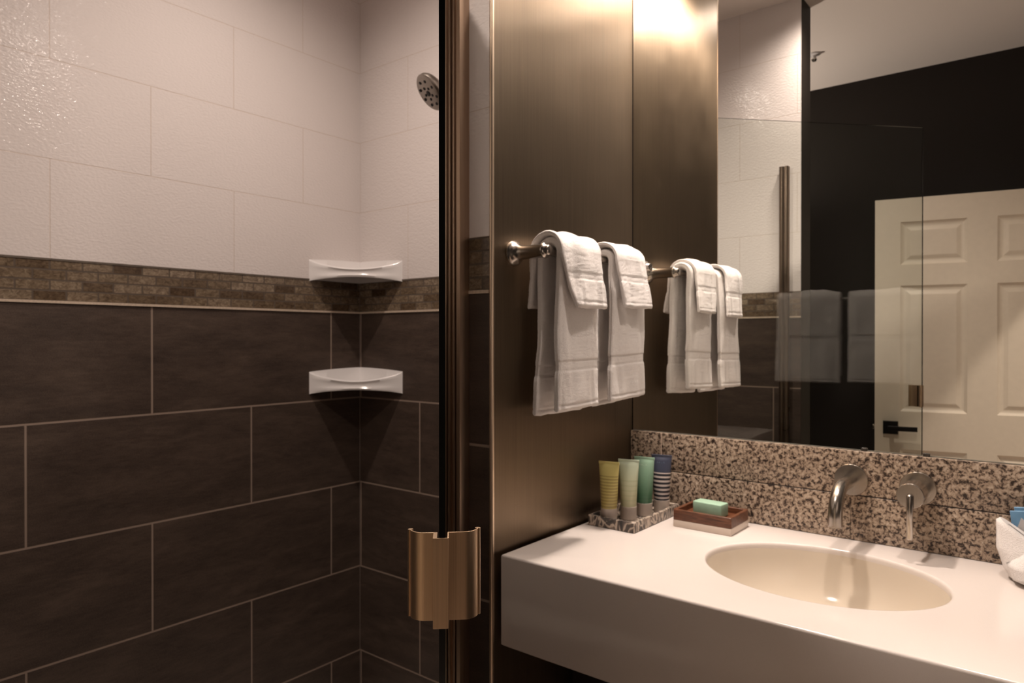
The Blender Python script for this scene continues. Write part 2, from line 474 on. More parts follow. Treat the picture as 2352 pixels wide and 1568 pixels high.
# recessed downlights
def downlight(x, y, label):
    t = thing('recessed_downlight', label, 'light', (x, y, CEIL - 0.006), 'recessed downlights in the ceiling')
    MB().lathe([(0.050, 0.0), (0.075, 0.0), (0.078, 0.003), (0.078, 0.006), (0.050, 0.006)], (x, y, CEIL - 0.006), (0, 0, 1), caps=False).build('trim_ring', simple('white_metal', (0.7, 0.68, 0.64), 0.4), t)
    m, nt, bs = nmat('lamp_lens'); bs.inputs['Emission Color'].default_value = (*WARM, 1); bs.inputs['Emission Strength'].default_value = 6.0
    MB().lathe([(0.049, 0.004), (0.049, 0.0055)], (x, y, CEIL - 0.006), (0, 0, 1)).build('lens', m, t)
LAB = {'shower': 'round recessed ceiling downlight inside the tiled shower', 'basin': 'round recessed ceiling downlight straight above the basin', 'entry': 'round recessed ceiling downlight in front of the shower opening', 'hall_fill': 'added unseen ceiling downlight in the hallway, filling in light through the doorway'}
for k, (x, y, p, ang_) in LAMPS.items(): downlight(x, y, LAB[k])
# vanity pendant: ceiling plate, stem, opaque shade open at the bottom
mg_metal = simple('fixture_nickel', (0.50, 0.45, 0.40), 0.25, 1.0)
ml, nt, bs = nmat('pendant_lens'); bs.inputs['Emission Color'].default_value = (*WARM, 1); bs.inputs['Emission Strength'].default_value = 8.0
t = thing('vanity_light', 'brushed nickel lamp with one open shade hanging from the ceiling beside the bronze panel', 'light', (-0.69, 1.38, CEIL))
MB().box((-0.74, 1.33, CEIL - 0.025), (-0.64, 1.43, CEIL - 0.0005), bev=0.004).build('ceiling_plate', mg_metal, t)
for gx, gy, gz, p in SHADES:
    MB().tube([(gx, gy, CEIL - 0.024), (gx, gy, gz + 0.18), (gx, gy, gz + 0.10)], 0.007, n=14).build('stem', mg_metal, t)
    MB().lathe([(0.008, 0.105), (0.030, 0.100), (0.048, 0.085), (0.052, 0.06), (0.054, 0.002), (0.052, 0.002), (0.050, 0.06), (0.046, 0.083), (0.028, 0.097), (0.008, 0.100)], (gx, gy, gz), (0, 0, 1)).build('lamp_shade', mg_metal, t)
    MB().lathe([(0.0495, 0.006), (0.0495, 0.008)], (gx, gy, gz), (0, 0, 1)).build('lens', ml, t)

t = thing('ceiling_fill_uplight', 'added unseen nickel uplight brightening the ceiling from the alcove behind the shower', 'light', FILL_UPLIGHT)
MB().box((XL + 0.0005, FILL_UPLIGHT[1] - 0.05, FILL_UPLIGHT[2] - 0.05), (XL + 0.012, FILL_UPLIGHT[1] + 0.05, FILL_UPLIGHT[2] + 0.07), bev=0.002).build('wall_plate', mg_metal, t)
MB().lathe([(0.002, 0.0), (0.030, 0.004), (0.046, 0.030), (0.053, 0.070), (0.051, 0.070), (0.044, 0.032), (0.028, 0.007), (0.002, 0.003)], FILL_UPLIGHT, (0, 0, 1)).build('lamp_shade', mg_metal, t)

# small ceiling sprinkler seen in the mirror
t = thing('sprinkler_head', 'small pale sprinkler head on the ceiling, seen in the mirror', 'sprinkler', (-1.03, -0.55, CEIL))
MB().lathe([(0.0, 0), (0.033, 0), (0.030, 0.006), (0.012, 0.010), (0.010, 0.022), (0.0, 0.022)], (-1.03, -0.55, CEIL), (0, 0, -1), caps=False).build('escutcheon', M_ceramic, t)
MB().lathe([(0.0, 0), (0.010, 0.001), (0.014, 0.008), (0.010, 0.016), (0.0, 0.018)], (-1.03, -0.55, CEIL - 0.021), (0, 0, -1), caps=False).build('deflector', M_chrome, t)

# ------------------------------------------------------------------ bronze wall panel and corner trim
b = MB(); b.box((XP - 0.009, YF + 0.0015, 0.0), (XP, YM - 0.001, CEIL - 0.002), bev=0.0006)
o = b.build('metal_wall_panel', M_panel)
t = tag(o, 'tall brushed bronze metal panel on the partition wall behind the towel bar', 'wall panel')
b = MB()
b.prism([(XP - 0.0042 + 0.0048*math.cos(R(q)), YF + 0.0015 - 0.0062*math.sin(R(q))) for q in range(0, 181, 15)], 0.0, CEIL - 0.003)
b.build('edge_strip', M_trim, o)
o.children[0]['label'] = 'pale metal edge strip along the panel'

# ------------------------------------------------------------------ mirror
t = thing('wall_mirror', 'large frameless mirror above the granite backsplash', 'mirror', (-0.36, YM, 1.104))
MB().box((XP + 0.002, YM, 1.105), (XR - 0.01, YM + 0.005, 2.42)).build('mirror_glass', M_mirror, t, smooth=False)
b = MB(); b.box((XP + 0.002, YM - 0.0003, 1.1035), (XR - 0.01, YM + 0.005, 1.1052)); b.build('mirror_edge', M_medge, t, smooth=False)
for x in (-0.338, -0.224):
    MB().box((x - 0.006, YM - 0.004, 1.094), (x + 0.006, YM + 0.002, 1.110), bev=0.0015).build('mirror_clip', simple('clear_clip', (0.04, 0.035, 0.03), 0.1), t)

# ------------------------------------------------------------------ granite backsplash
YG = 1.604
t = thing('granite_backsplash', 'speckled brown granite backsplash below the mirror', 'backsplash', (-0.36, YG, 0.914))
b = MB()
rows = [(0.9150, 1.0088, (XP + 0.001, -0.362, XR - 0.01)), (1.0112, 1.1030, (XP + 0.001, -0.800, XR - 0.01))]
for z0, z1, xs in rows:
    for x0, x1 in zip(xs, xs[1:]):
        b.box((x0 + 0.0003, YG, z0), (x1 - 0.0003, YM + 0.004, z1), bev=0.0007)
b.build('granite_tiles', M_granite, t)
MB().box((XP + 0.001, YG + 0.0012, 0.9150), (XR - 0.01, YM + 0.003, 1.1025)).build('joint_grout', M_gjoint, t, smooth=False)
MB().box((-0.8013, YG - 0.0004, 1.011), (-0.7987, YG + 0.002, 1.1025)).build('joint_caulk', M_gjoint2, t, smooth=False)

# ------------------------------------------------------------------ vanity top with integral basin
CZ, CY0, CX0, CX1, CZB = 0.914, 1.0665, XP + 0.0105, XR - 0.004, 0.733
SX, SY, SA, SB = -0.357, 1.350, 0.208, 0.166
t = thing('vanity_countertop', 'thick cream white vanity top with a deep front apron', 'countertop', (-0.36, 1.33, CZB))
YC1 = YM + 0.004
angs = [2*PI*i/160 for i in range(160)]
for cx, cy in ((CX0, CY0), (CX1, CY0), (CX1, YC1), (CX0, YC1)):
    angs.append(math.atan2(cy - SY, cx - SX) % (2*PI))
angs = sorted(angs)
def outer(a):
    dx, dy = math.cos(a), math.sin(a)
    k = min([q for q in ((CX1 - SX)/dx if dx > 1e-9 else 1e9, (CX0 - SX)/dx if dx < -1e-9 else 1e9, (YC1 - SY)/dy if dy > 1e-9 else 1e9, (CY0 - SY)/dy if dy < -1e-9 else 1e9)])
    return SX + dx*k, SY + dy*k
def elli(a, s):
    # same polar angle on the ellipse
    dx, dy = math.cos(a), math.sin(a); k = 1/math.sqrt((dx/SA)**2 + (dy/SB)**2)
    return SX + dx*k*s, SY + dy*k*s
def clampin(p, i): return (min(max(p[0], CX0 + i), CX1 - i), min(max(p[1], CY0 + i), YC1 - i))
rings = []
for s, z in ((0.985, CZ - 0.012), (0.987, CZ - 0.006), (0.993, CZ - 0.002), (1.003, CZ - 0.0004), (1.02, CZ)):
    rings.append([(*elli(a, s), z) for a in angs])
rings.append([(*[0.5*(p + q) for p, q in zip(elli(a, 1.02), clampin(outer(a), 0.005))], CZ) for a in angs])
for k in range(6):
    q = PI/2*k/5; i = 0.005*(1 - math.sin(q)); z = CZ - 0.005*(1 - math.cos(q))
    rings.append([(*clampin(outer(a), i), z) for a in angs])
for i, z in ((0, CZB + 0.003), (0.003, CZB), (0.030, CZB), (0.030, CZ - 0.03)):
    rings.append([(*clampin(outer(a), i), z) for a in angs])
rings.append([(*elli(a, 1.05), CZ - 0.03) for a in angs])
b = MB(); b.loft(rings, caps=False)
b.build('countertop_slab', M_counter, t, angle=50)
# basin
rings = []
prof = [(0.9845, -0.0115), (0.975, -0.018), (0.955, -0.034), (0.92, -0.055), (0.86, -0.078), (0.77, -0.099), (0.64, -0.116), (0.48, -0.127), (0.30, -0.133), (0.12, -0.137)]
for s, dz in prof: rings.append([(*elli(a, s), CZ + dz) for a in angs])
b = MB(); b.loft(rings, caps=False)
for s, dz in ((0.12, -0.1375), (0.30, -0.140), (0.66, -0.124), (0.9, -0.09), (0.99, -0.03), (1.0, -0.0125)): pass
o = b.build('basin', M_basin, t, angle=80, fix=False); o['label'] = 'oval cream sink basin'
MB().lathe([(0.0, 0), (0.022, 0), (0.024, -0.002), (0.026, -0.006)], (SX, SY, CZ - 0.1345), (0, 0, 1), caps=False).build('drain', M_chrome, t)

# vanity base: dark recessed cabinet in the shade below the apron
t = thing('vanity_cabinet', 'dark recessed vanity cabinet in the shade under the countertop', 'cabinet', (-0.36, 1.45, 0))
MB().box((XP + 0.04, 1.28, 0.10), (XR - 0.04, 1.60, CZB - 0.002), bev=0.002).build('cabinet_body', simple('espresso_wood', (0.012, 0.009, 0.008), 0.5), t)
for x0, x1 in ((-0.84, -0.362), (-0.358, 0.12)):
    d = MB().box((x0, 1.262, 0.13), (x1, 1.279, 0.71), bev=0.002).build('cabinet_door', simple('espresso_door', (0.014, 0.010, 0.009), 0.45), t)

# ------------------------------------------------------------------ faucet (spout and lever)
t = thing('faucet_spout', 'brushed nickel curved wall spout over the sink', 'faucet', (-0.359, YG, 1.043))
cx, cz = -0.359, 1.043
MB().lathe([(0.0, 0), (0.033, 0), (0.033, 0.011), (0.032, 0.0125), (0.0, 0.0125)], (cx, YG, cz), (0, -1, 0), n=56, caps=False).build('flange', M_nickel, t, angle=30)
path = [(cx, YG - 0.010, cz)] + [(cx, YG - 0.02 - 0.0, cz)]
yv, rr_ = 1.468, 0.055
path += [(cx, yv + rr_, cz - 0.0)]
for k in range(1, 13):
    a = PI/2*k/12; path.append((cx, yv + rr_*(1 - math.sin(a)), cz - rr_*(1 - math.cos(a))))
path.append((cx, yv, 0.972))
b = MB(); b.tube(path, 0.0135, n=32)
b.build('spout', M_nickel, t, angle=40)
MB().lathe([(0.0135, 0), (0.0125, 0.002), (0.010, 0.002), (0.010, -0.004), (0, -0.004)], (cx, yv, 0.972), (0, 0, -1), caps=False).build('aerator', M_steel, t)

t = thing('faucet_valve', 'brushed nickel round wall valve with a hanging lever beside the spout', 'faucet handle', (-0.236, YG, 1.041))
cx, cz = -0.236, 1.041
MB().lathe([(0.0, 0), (0.033, 0), (0.033, 0.011), (0.032, 0.0125), (0.0, 0.0125)], (cx, YG, cz), (0, -1, 0), n=56, caps=False).build('flange', M_nickel, t, angle=30)
MB().lathe([(0.0225, 0.012), (0.0225, 0.050), (0.0218, 0.0505), (0.0218, 0.052), (0.0237, 0.0525), (0.0237, 0.096), (0.0228, 0.0975), (0.0, 0.0975)], (cx, YG, cz), (0, -1, 0), n=48, caps=False).build('valve_body', M_nickel, t, angle=30)
yl = YG - 0.1005
b = MB(); b.tube([(cx, yl, cz + 0.004), (cx, yl, cz + 0.0028), (cx, yl, cz + 0.000), (cx, yl, cz - 0.080), (cx, yl, cz - 0.082)], [0.002, 0.0045, 0.006, 0.0055, 0.004], n=20)
b.build('lever', M_nickel, t, angle=60)

# ------------------------------------------------------------------ towel bar
BX, BZ = -0.816, 1.513
t = thing('towel_bar', 'brushed nickel towel bar with flared posts on the bronze panel', 'towel bar', (XP, 1.33, BZ))
def post(y):
    MB().lathe([(0.0, 0.0), (0.0255, 0.0), (0.0262, 0.002), (0.0255, 0.006), (0.0235, 0.009), (0.0225, 0.0105), (0.020, 0.0125), (0.0165, 0.017), (0.0143, 0.023), (0.0135, 0.030),
                (0.0135, 0.076), (0.0150, 0.0775), (0.0156, 0.080), (0.0150, 0.0825), (0.0125, 0.084), (0.0108, 0.086), (0.0104, 0.091), (0.0085, 0.0935), (0, 0.0945)],
               (XP, y, BZ), (1, 0, 0), n=48, caps=False).build('post', M_nickel, t, angle=50)
post(1.117); post(1.537)
MB().tube([(BX, 1.117, BZ), (BX, 1.33, BZ), (BX, 1.537, BZ)], 0.0078, n=24).build('bar', M_nickel, t)

# ------------------------------------------------------------------ towels
def arc_path(xr, xf, zr, zf, rad, sw_r=0.0, sw_f=0.0, step=0.0022):
    """centre line in x,z: up the back, over the bar, down the front; sw = swing away at the free ends"""
    pts = []
    n1 = int((BZ - zr)/step)
    for i in range(n1):
        k = i/n1; z = zr + (BZ - zr)*k
        pts.append((xr - sw_r*(1-k)**1.3, z))
    m = int(PI*rad/step) + 6
    for i in range(m + 1):
        a = PI - PI*i/m
        pts.append((BX + (xf - xr)/2*math.cos(a) + ((xf + xr)/2 - BX), BZ + rad*math.sin(a)))
    n2 = int((BZ - zf)/step)
    for i in range(1, n2 + 1):
        k = i/n2; z = BZ + (zf - BZ)*k
        pts.append((xf + sw_f*k**1.15, z))
    return pts
def drape(name, parent, yspan, xr, xf, zr, zf, rad, thick, band, seed, sw_r=0.0, sw_f=0.0, nlay=2, slant_r=0.0, slant_f=0.0, fold=0.0):
    pts = arc_path(xr, xf, zr, zf, rad, sw_r, sw_f)
    n = len(pts); M_ = 88; rings = []
    # arc length
    s = [0.0]
    for i in range(1, n): s.append(s[-1] + math.dist(pts[i], pts[i-1]))
    T = s[-1]
    for i, (x, z) in enumerate(pts):
        p0 = pts[max(i-1, 0)]; p1 = pts[min(i+1, n-1)]
        tx, tz = p1[0]-p0[0], p1[1]-p0[1]; l = math.hypot(tx, tz); tx /= l; tz /= l
        nx, nz = -tz, tx       # outward: left of travel (back: -x, over: up, front: +x)
        d0, d1 = s[i], T - s[i]; de = min(d0, d1)
        k = s[i]/T
        ya = yspan[0][0]*(1-k) + yspan[0][1]*k if False else None
        # width interpolates back span -> top span -> front span
        (a0, b0), (at, bt), (a1, b1) = yspan
        sb = (BZ - zr)/T; sf = 1 - (BZ - zf)/T
        if k < sb: q = k/sb; q = q*q*(3-2*q); ya, yb = a0 + (at-a0)*q, b0 + (bt-b0)*q
        elif k > sf: q = (k-sf)/(1-sf); q = q**1.2; ya, yb = at + (a1-at)*q, bt + (b1-bt)*q
        else: ya, yb = at, bt
        th = thick; wadd = 0.0
        if band[0] < de < band[1]:
            e = min(de - band[0], band[1] - de); q = min(1, e/0.0025)
            th = thick*(1 - 0.13*q); wadd = -0.0012*q
            if e < 0.0042 and e > 0.0008: th *= 0.93
        elif de <= band[0]:
            q = min(1, (band[0]-de)/0.010); th = thick*(1.0 + 0.04*q); wadd = 0.0014*q
            if 0.010 < de < 0.0135: th *= 0.86
        if de < 0.006: 
            q = de/0.006; th *= math.sqrt(max(0.02, 1-(1-q)**2)); 
        w_ = (yb - ya)/2 + wadd; yc = (ya + yb)/2
        sl = 0.0
        ring = []
        for j in range(M_):
            a = 2*PI*j/M_
            ca, sa = math.cos(a), math.sin(a)
            ex = 0.16   # superellipse: broad flat strip with round sides
            yy = w_*math.copysign(abs(ca)**(0.50), ca)
            rr = th/2*math.copysign(abs(sa)**(0.70), sa)*(1 + 0.22*max(0, abs(ca) - 0.75)/0.25)
            # fold grooves on the sides of a folded towel
            gr = 0.0
            if abs(ca) > 0.80 and nlay > 1:
                gr = -0.0016*max(0, 1 - abs(rr)/(thick*0.12))
            yy += math.copysign(gr*-1, -ca) if gr else 0.0
            pos = Vector((x*6, (yc+yy)*14, z*5)) + Vector((seed*3.1, 0, 0))
            lump = noise.noise(pos)*0.0075*min(1, 0.35 + de*6)*(thick/0.02)**0.5 + noise.noise(pos*3.1)*0.0030 + noise.noise(Vector(((yc+yy)*38, z*4, seed)))*0.0018
            if de < band[0]:   # scrunched end below the woven band
                lump += noise.noise(Vector(((yc+yy)*75, z*12, seed*1.7)))*0.0038*(1 - de/band[0]*0.4)
            if fold: lump += noise.noise(Vector(((yc+yy)*22, z*1.5, seed*2.3)))*fold*min(1, abs(z - BZ)*5)
            fz = noise.noise(Vector((x*700, (yc+yy)*700, z*700)))*0.0009
            rr2 = rr + (lump + fz if sa >= -0.001 or True else 0)
            zdrop = 0.0
            if k < 0.5: zdrop = slant_r*(yy/w_)*max(0, 1-k/sb)
            else: zdrop = slant_f*(yy/w_)*max(0, (k-sf)/(1-sf))
            edge = noise.noise(Vector(((yc+yy)*55, seed, k*3)))*0.0022*max(0, 1 - de/0.02)
            ring.append((x + nx*rr2, yc + yy, z + nz*rr2 + zdrop + edge))
        rings.append(ring)
    b = MB(); b.loft(rings, caps=True)
    o = b.build(name, M_terry, parent, angle=180)
    return o
def hand_towel(label, spans, seed, zr, zf, slr, slf):
    o = drape('hand_towel', None, spans, BX - 0.0195, BX + 0.0195, zr, zf, 0.0195, 0.0210, (0.078, 0.102), seed, 0.006, 0.006, 3, slr, slf)
    tag(o, label, 'towel', 'hand towels folded over the towel bar')
def washcloth(label, spans, seed, zr, zf, swf, slf=0.0):
    o = drape('washcloth', None, spans, BX - 0.0375, BX + 0.0375, zr, zf, 0.0375, 0.0125, (0.056, 0.073), seed, 0.010, swf, 2, 0.004, slf)
    tag(o, label, 'washcloth', 'washcloths folded over the hand towels')
hand_towel('white folded hand towel hanging nearest the left end of the towel bar', ((1.128, 1.300), (1.142, 1.284), (1.130, 1.278)), 1.3, 1.184, 1.196, 0.0, 0.002)
hand_towel('white folded hand towel hanging nearest the mirror end of the towel bar', ((1.346, 1.508), (1.348, 1.490), (1.340, 1.492)), 5.9, 1.190, 1.203, 0.004, 0.003)
washcloth('white folded washcloth on top of the hand towel nearest the shower', ((1.136, 1.262), (1.132, 1.272), (1.172, 1.281)), 2.2, 1.404, 1.402, 0.012)
washcloth('white folded washcloth on top of the hand towel nearest the mirror', ((1.350, 1.482), (1.344, 1.474), (1.366, 1.483)), 8.4, 1.406, 1.408, 0.012)

# bath towels on the right wall: the photograph shows them as faint reflections in the glass door
XB = BX
BX = 0.100
t = thing('towel_bar', 'long brushed nickel towel bar on the right wall holding two bath towels', 'towel bar', (XR, 0.74, BZ))
for y in (0.40, 1.08):
    MB().lathe([(0.0, 0.0), (0.0255, 0.0), (0.0262, 0.002), (0.0235, 0.009), (0.0165, 0.017), (0.0135, 0.030), (0.0135, 0.062), (0.0156, 0.066), (0.0125, 0.073), (0.0104, 0.080), (0, 0.082)], (XR, y, BZ), (-1, 0, 0), n=32, caps=False).build('post', M_nickel, t, angle=50)
MB().tube([(BX, 0.40, BZ), (BX, 0.74, BZ), (BX, 1.08, BZ)], 0.0078, n=20).build('bar', M_nickel, t)
o = drape('bath_towel', None, ((0.762, 1.032), (0.762, 1.028), (0.765, 1.022)), BX - 0.024, BX + 0.024, 1.145, 1.175, 0.024, 0.030, (0.185, 0.205), 12.1, 0.008, 0.0, 3, fold=0.007)
tag(o, 'white bath towel on the right wall, the one nearer the mirror', 'towel', 'bath towels on the right wall')
o = drape('bath_towel', None, ((0.452, 0.728), (0.455, 0.730), (0.455, 0.725)), BX - 0.024, BX + 0.024, 1.150, 1.170, 0.024, 0.030, (0.185, 0.205), 17.7, 0.008, 0.0, 3, fold=0.007)
tag(o, 'white bath towel on the right wall, the one nearer the doorway', 'towel', 'bath towels on the right wall')
BX = XB

# ------------------------------------------------------------------ amenity tray and tubes
TR = (-0.861, -0.741, 1.357, 1.585)
t = tag(MB().build('amenity_tray', M_tray), 'x', 'tray') if False else None
b = MB()
def rrect(x0, x1, y0, y1, r, z, n=5):
    out = []
    for cx, cy, a0 in ((x1-r, y1-r, 0), (x0+r, y1-r, 90), (x0+r, y0+r, 180), (x1-r, y0+r, 270)):
        for k in range(n+1):
            a = R(a0 + 90*k/n); out.append((cx + r*math.cos(a), cy + r*math.sin(a), z))
    return out
x0, x1, y0, y1 = TR; zb = CZ + 0.0005
b.loft([rrect(x0+.001, x1-.001, y0+.001, y1-.001, .004, zb), rrect(x0, x1, y0, y1, .005, zb+.001), rrect(x0, x1, y0, y1, .005, zb+.022), rrect(x0+.0015, x1-.0015, y0+.0015, y1-.0015, .004, zb+.0235),
        rrect(x0+.0065, x1-.0065, y0+.0065, y1-.0065, .003, zb+.0235), rrect(x0+.008, x1-.008, y0+.008, y1-.008, .003, zb+.022), rrect(x0+.008, x1-.008, y0+.008, y1-.008, .003, zb+.008)], caps=True)
o = b.build('amenity_tray', M_tray, angle=30)
tag(o, 'rectangular dark and cream stone tray holding four tubes on the counter', 'tray')

def tube_mat(name, base, stripe=None, period=0.0105, duty=0.5, z_top=0.10, z_bot=0.0, soft=0.0, top=None):
    m, nt, b_ = nmat(name)
    tc = N(nt, 'ShaderNodeTexCoord'); sp = N(nt, 'ShaderNodeSeparateXYZ'); L(nt, tc.outputs['Object'], sp.inputs[0])
    col = base
    if top:
        col = mixc(nt, ramp(nt, math_(nt, 'DIVIDE', sp.outputs['Z'], 0.145), [(0.35, (0, 0, 0)), (0.95, (1, 1, 1))]), base, top)
    if stripe:
        fr = math_(nt, 'FRACT', math_(nt, 'DIVIDE', sp.outputs['Z'], period))
        on = ramp(nt, fr, [(max(0, duty-0.08), (1, 1, 1)), (duty, (0, 0, 0)), (0.94, (0, 0, 0)), (0.995, (1, 1, 1))])
        lim = math_(nt, 'MULTIPLY', math_(nt, 'LESS_THAN', sp.outputs['Z'], z_top), math_(nt, 'GREATER_THAN', sp.outputs['Z'], z_bot))
        fac = math_(nt, 'MULTIPLY', on, lim)
        if soft: fac = math_(nt, 'MULTIPLY', fac, soft)
        col = mixc(nt, fac, col, stripe)
    if hasattr(col, 'links'): L(nt, col, b_.inputs['Base Color'])
    else: b_.inputs['Base Color'].default_value = (*col, 1)
    b_.inputs['Roughness'].default_value = 0.32
    return m
M_cap = simple('frosted_cap', (0.46, 0.39, 0.34), 0.4)
def amenity_tube(x, y, rot, mat, label, htop, mark=None):
    z0 = zb + 0.0085
    t = thing('toiletry_tube', label, 'tube', (x, y, z0), 'toiletry tubes standing in the stone tray')
    M_ = Matrix.Translation((x, y, z0)) @ Matrix.Rotation(R(rot), 4, 'Z')
    n = 40
    def ring(a, b_, z, ex=1.0):
        return [(a*math.copysign(abs(math.cos(2*PI*i/n))**ex, math.cos(2*PI*i/n)), b_*math.copysign(abs(math.sin(2*PI*i/n))**ex, math.sin(2*PI*i/n)), z) for i in range(n)]
    MB().loft([ring(0.0165, 0.0165, 0), ring(0.0185, 0.0185, 0.001), ring(0.0188, 0.0188, 0.030), ring(0.0175, 0.0175, 0.031)], 0, M_).build('cap', M_cap, t, angle=40)
    rings = []
    h = htop - z0
    for k in range(25):
        q = k/24; z = 0.0305 + (h - 0.0305)*q
        a = 0.0182 + (0.0248 - 0.0182)*(q**1.1)
        bb = 0.0178*(1 - q**2.1)**0.9 + 0.0008
        if q > 0.93: bb = 0.0009
        rings.append(ring(a, max(bb, 0.0009), z, 1.0 if q < 0.6 else 1.0))
    bd = MB().loft(rings, 0, M_).build('tube_body', mat, t, angle=60)
    MB().box((-0.0249, -0.0012, h - 0.006), (0.0249, 0.0012, h + 0.0002), 0, M_, 0.0005).build('crimp', mat, t)
    if mark:
        pts = []
        for k in range(60):
            q = k/59; x_ = -0.010 + 0.020*q
            pts.append(M_ @ Vector((x_, -(0.0178*(1 - 0.84**2.1)**0.9 + 0.0008)*math.sqrt(max(0.0, 1 - (x_/0.024)**2)) - 0.0003, h*0.86 + 0.0022*math.sin(q*25) + 0.0012*math.sin(q*9))))
        MB().tube(pts, 0.00035, n=6).build('script_mark', mark, t)
    return t
amenity_tube(-0.824, 1.390, 10, tube_mat('yellow_tube', (0.42, 0.34, 0.12), (0.22, 0.165, 0.060), 0.0068, 0.42, 0.104, 0.030, 0.7, (0.56, 0.50, 0.19)), 'yellow striped toiletry tube, leftmost in the stone tray', 1.0585)
amenity_tube(-0.798, 1.434, 14, tube_mat('pale_green_tube', (0.46, 0.45, 0.29), (0.36, 0.38, 0.22), 0.011, 0.35, 0.095, 0.035, 0.4, (0.50, 0.58, 0.45)), 'pale green toiletry tube between the yellow and dark green tubes', 1.0600)
amenity_tube(-0.786, 1.488, 10, tube_mat('green_tube', (0.062, 0.150, 0.085), (0.05, 0.12, 0.068), 0.010, 0.4, 0.05, 0.03, 0.6, (0.30, 0.46, 0.34)), 'dark green toiletry tube between the pale green and navy tubes', 1.0600, simple('pale_ink', (0.45, 0.56, 0.46), 0.4))
amenity_tube(-0.768, 1.542, 14, tube_mat('navy_tube', (0.50, 0.43, 0.40), (0.022, 0.022, 0.030), 0.0098, 0.55, 0.096, 0.028, 0, None), 'navy and white striped toiletry tube, rightmost in the stone tray', 1.0600, simple('blue_ink', (0.13, 0.19, 0.27), 0.4))
# plain navy upper part of the last tube
nv = bpy.data.materials['navy_tube']; nt = nv.node_tree; b_ = nt.nodes['Principled BSDF']
lk = b_.inputs['Base Color'].links[0].from_socket
tc = N(nt, 'ShaderNodeTexCoord'); sp = N(nt, 'ShaderNodeSeparateXYZ'); L(nt, tc.outputs['Object'], sp.inputs[0])
up = math_(nt, 'GREATER_THAN', sp.outputs['Z'], 0.096)
L(nt, mixc(nt, up, lk, (0.045, 0.050, 0.080)), b_.inputs['Base Color'])

# ------------------------------------------------------------------ soap dish and soap
t = thing('soap_dish', 'dark wood soap dish on a cream base beside the stone tray', 'soap dish', (-0.635, 1.525, CZ))
A = R(-2)
x0, x1, y0, y1 = -0.703, -0.568, 1.468, 1.572
Mr = Matrix.Translation((-0.635, 1.52, 0)) @ Matrix.Rotation(R(0), 4, 'Z') @ Matrix.Translation((0.635, -1.52, 0))
MB().box((x0, y0, CZ + 0.0003), (x1, y1, CZ + 0.0165), 0, Mr, 0.0015).build('dish_base', M_dishbase, t)
b = MB(); r_ = lambda i, z, r=0.003: [Mr @ Vector(p) for p in rrect(x0+i, x1-i, y0+i, y1-i, r, CZ + z)]
b.loft([r_(0, 0.0166), r_(0, 0.0385), r_(0.001, 0.0395), r_(0.0065, 0.0395), r_(0.0075, 0.0385), r_(0.0075, 0.0265)])
b.build('dish_tray', M_wood, t, angle=30)
Mr = Matrix.Translation((-0.637, 1.522, CZ + 0.0268)) @ Matrix.Rotation(R(-4), 4, 'Z')
o = MB().box((-0.0345, -0.0185, 0), (0.0345, 0.0185, 0.0290), 0, Mr, 0.0025).build('soap_bar', M_soap)
tag(o, 'pale green rectangular soap bar lying in the wooden dish', 'soap')

# ------------------------------------------------------------------ folded cloth with a blue packet at the right edge
b = MB()
def cloth_wedge(outline, yf, yb, bulge, seed):
    """outline (x,z) in the vertical plane, inflated between a front and a back"""
    pts = []
    n = len(outline)
    den = []
    for i in range(n):
        p, q = outline[i], outline[(i+1) % n]
        for k in range(8): den.append((p[0] + (q[0]-p[0])*k/8, p[1] + (q[1]-p[1])*k/8))
    cx = sum(p[0] for p in den)/len(den); cz = sum(p[1] for p in den)/len(den)
    rings = []
    S = [0.02, 0.3, 0.55, 0.75, 0.88, 0.96, 1.0]
    prof = [(s_, -1) for s_ in S] + [(s_, 1) for s_ in reversed(S)]
    for s_, sd in prof:
        ring = []
        for x, z in den:
            px, pz = cx + (x-cx)*s_, cz + (z-cz)*s_
            yc = (yf(px, pz) + yb)/2; hw = (yb - yf(px, pz))/2
            hh = hw*math.sqrt(max(0, 1 - s_**4))
            y = yc + sd*hh + noise.noise(Vector((px*30, pz*30, seed + sd)))*bulge
            ring.append((px, y, max(CZ + 0.0006, pz)))
        rings.append(ring)
    return rings
t = thing('folded_washcloth', 'white washcloth folded into a fan on the counter at the right edge', 'washcloth', (-0.02, 1.53, CZ))
out1 = [(-0.104, 1.012), (-0.098, 1.0165), (-0.088, 1.008), (-0.060, 0.988), (0.0, 0.975), (0.060, 0.985), (0.095, 0.990), (0.085, 0.925), (0.07, CZ), (-0.06, CZ), (-0.082, CZ + 0.004), (-0.092, 0.932), (-0.103, 0.965)]
b.loft(cloth_wedge(out1, lambda x, z: 1.475 + (z - CZ)*0.45, 1.565, 0.002, 3.0), caps=True)
b.build('cloth_fold', M_terry, t, angle=180)
b = MB()
out2 = [(-0.086, 0.946), (-0.050, 0.978), (0.0, 0.960), (0.07, 0.945), (0.075, CZ + 0.002), (-0.055, CZ + 0.001), (-0.078, CZ + 0.008)]
b.loft(cloth_wedge(out2, lambda x, z: 1.455 + (z - CZ)*0.3, 1.540, 0.002, 9.0), caps=True)
b.build('cloth_flap', M_terry, t, angle=180)
t = thing('soap_packet', 'blue and white wrapped packet standing in the folded washcloth', 'packet', (-0.04, 1.575, 0.98))
M_blue = simple('blue_wrapper', (0.13, 0.27, 0.43), 0.35, nscale=50, namp=0.1)
M_pack = simple('pale_wrapper', (0.52, 0.50, 0.50), 0.4)
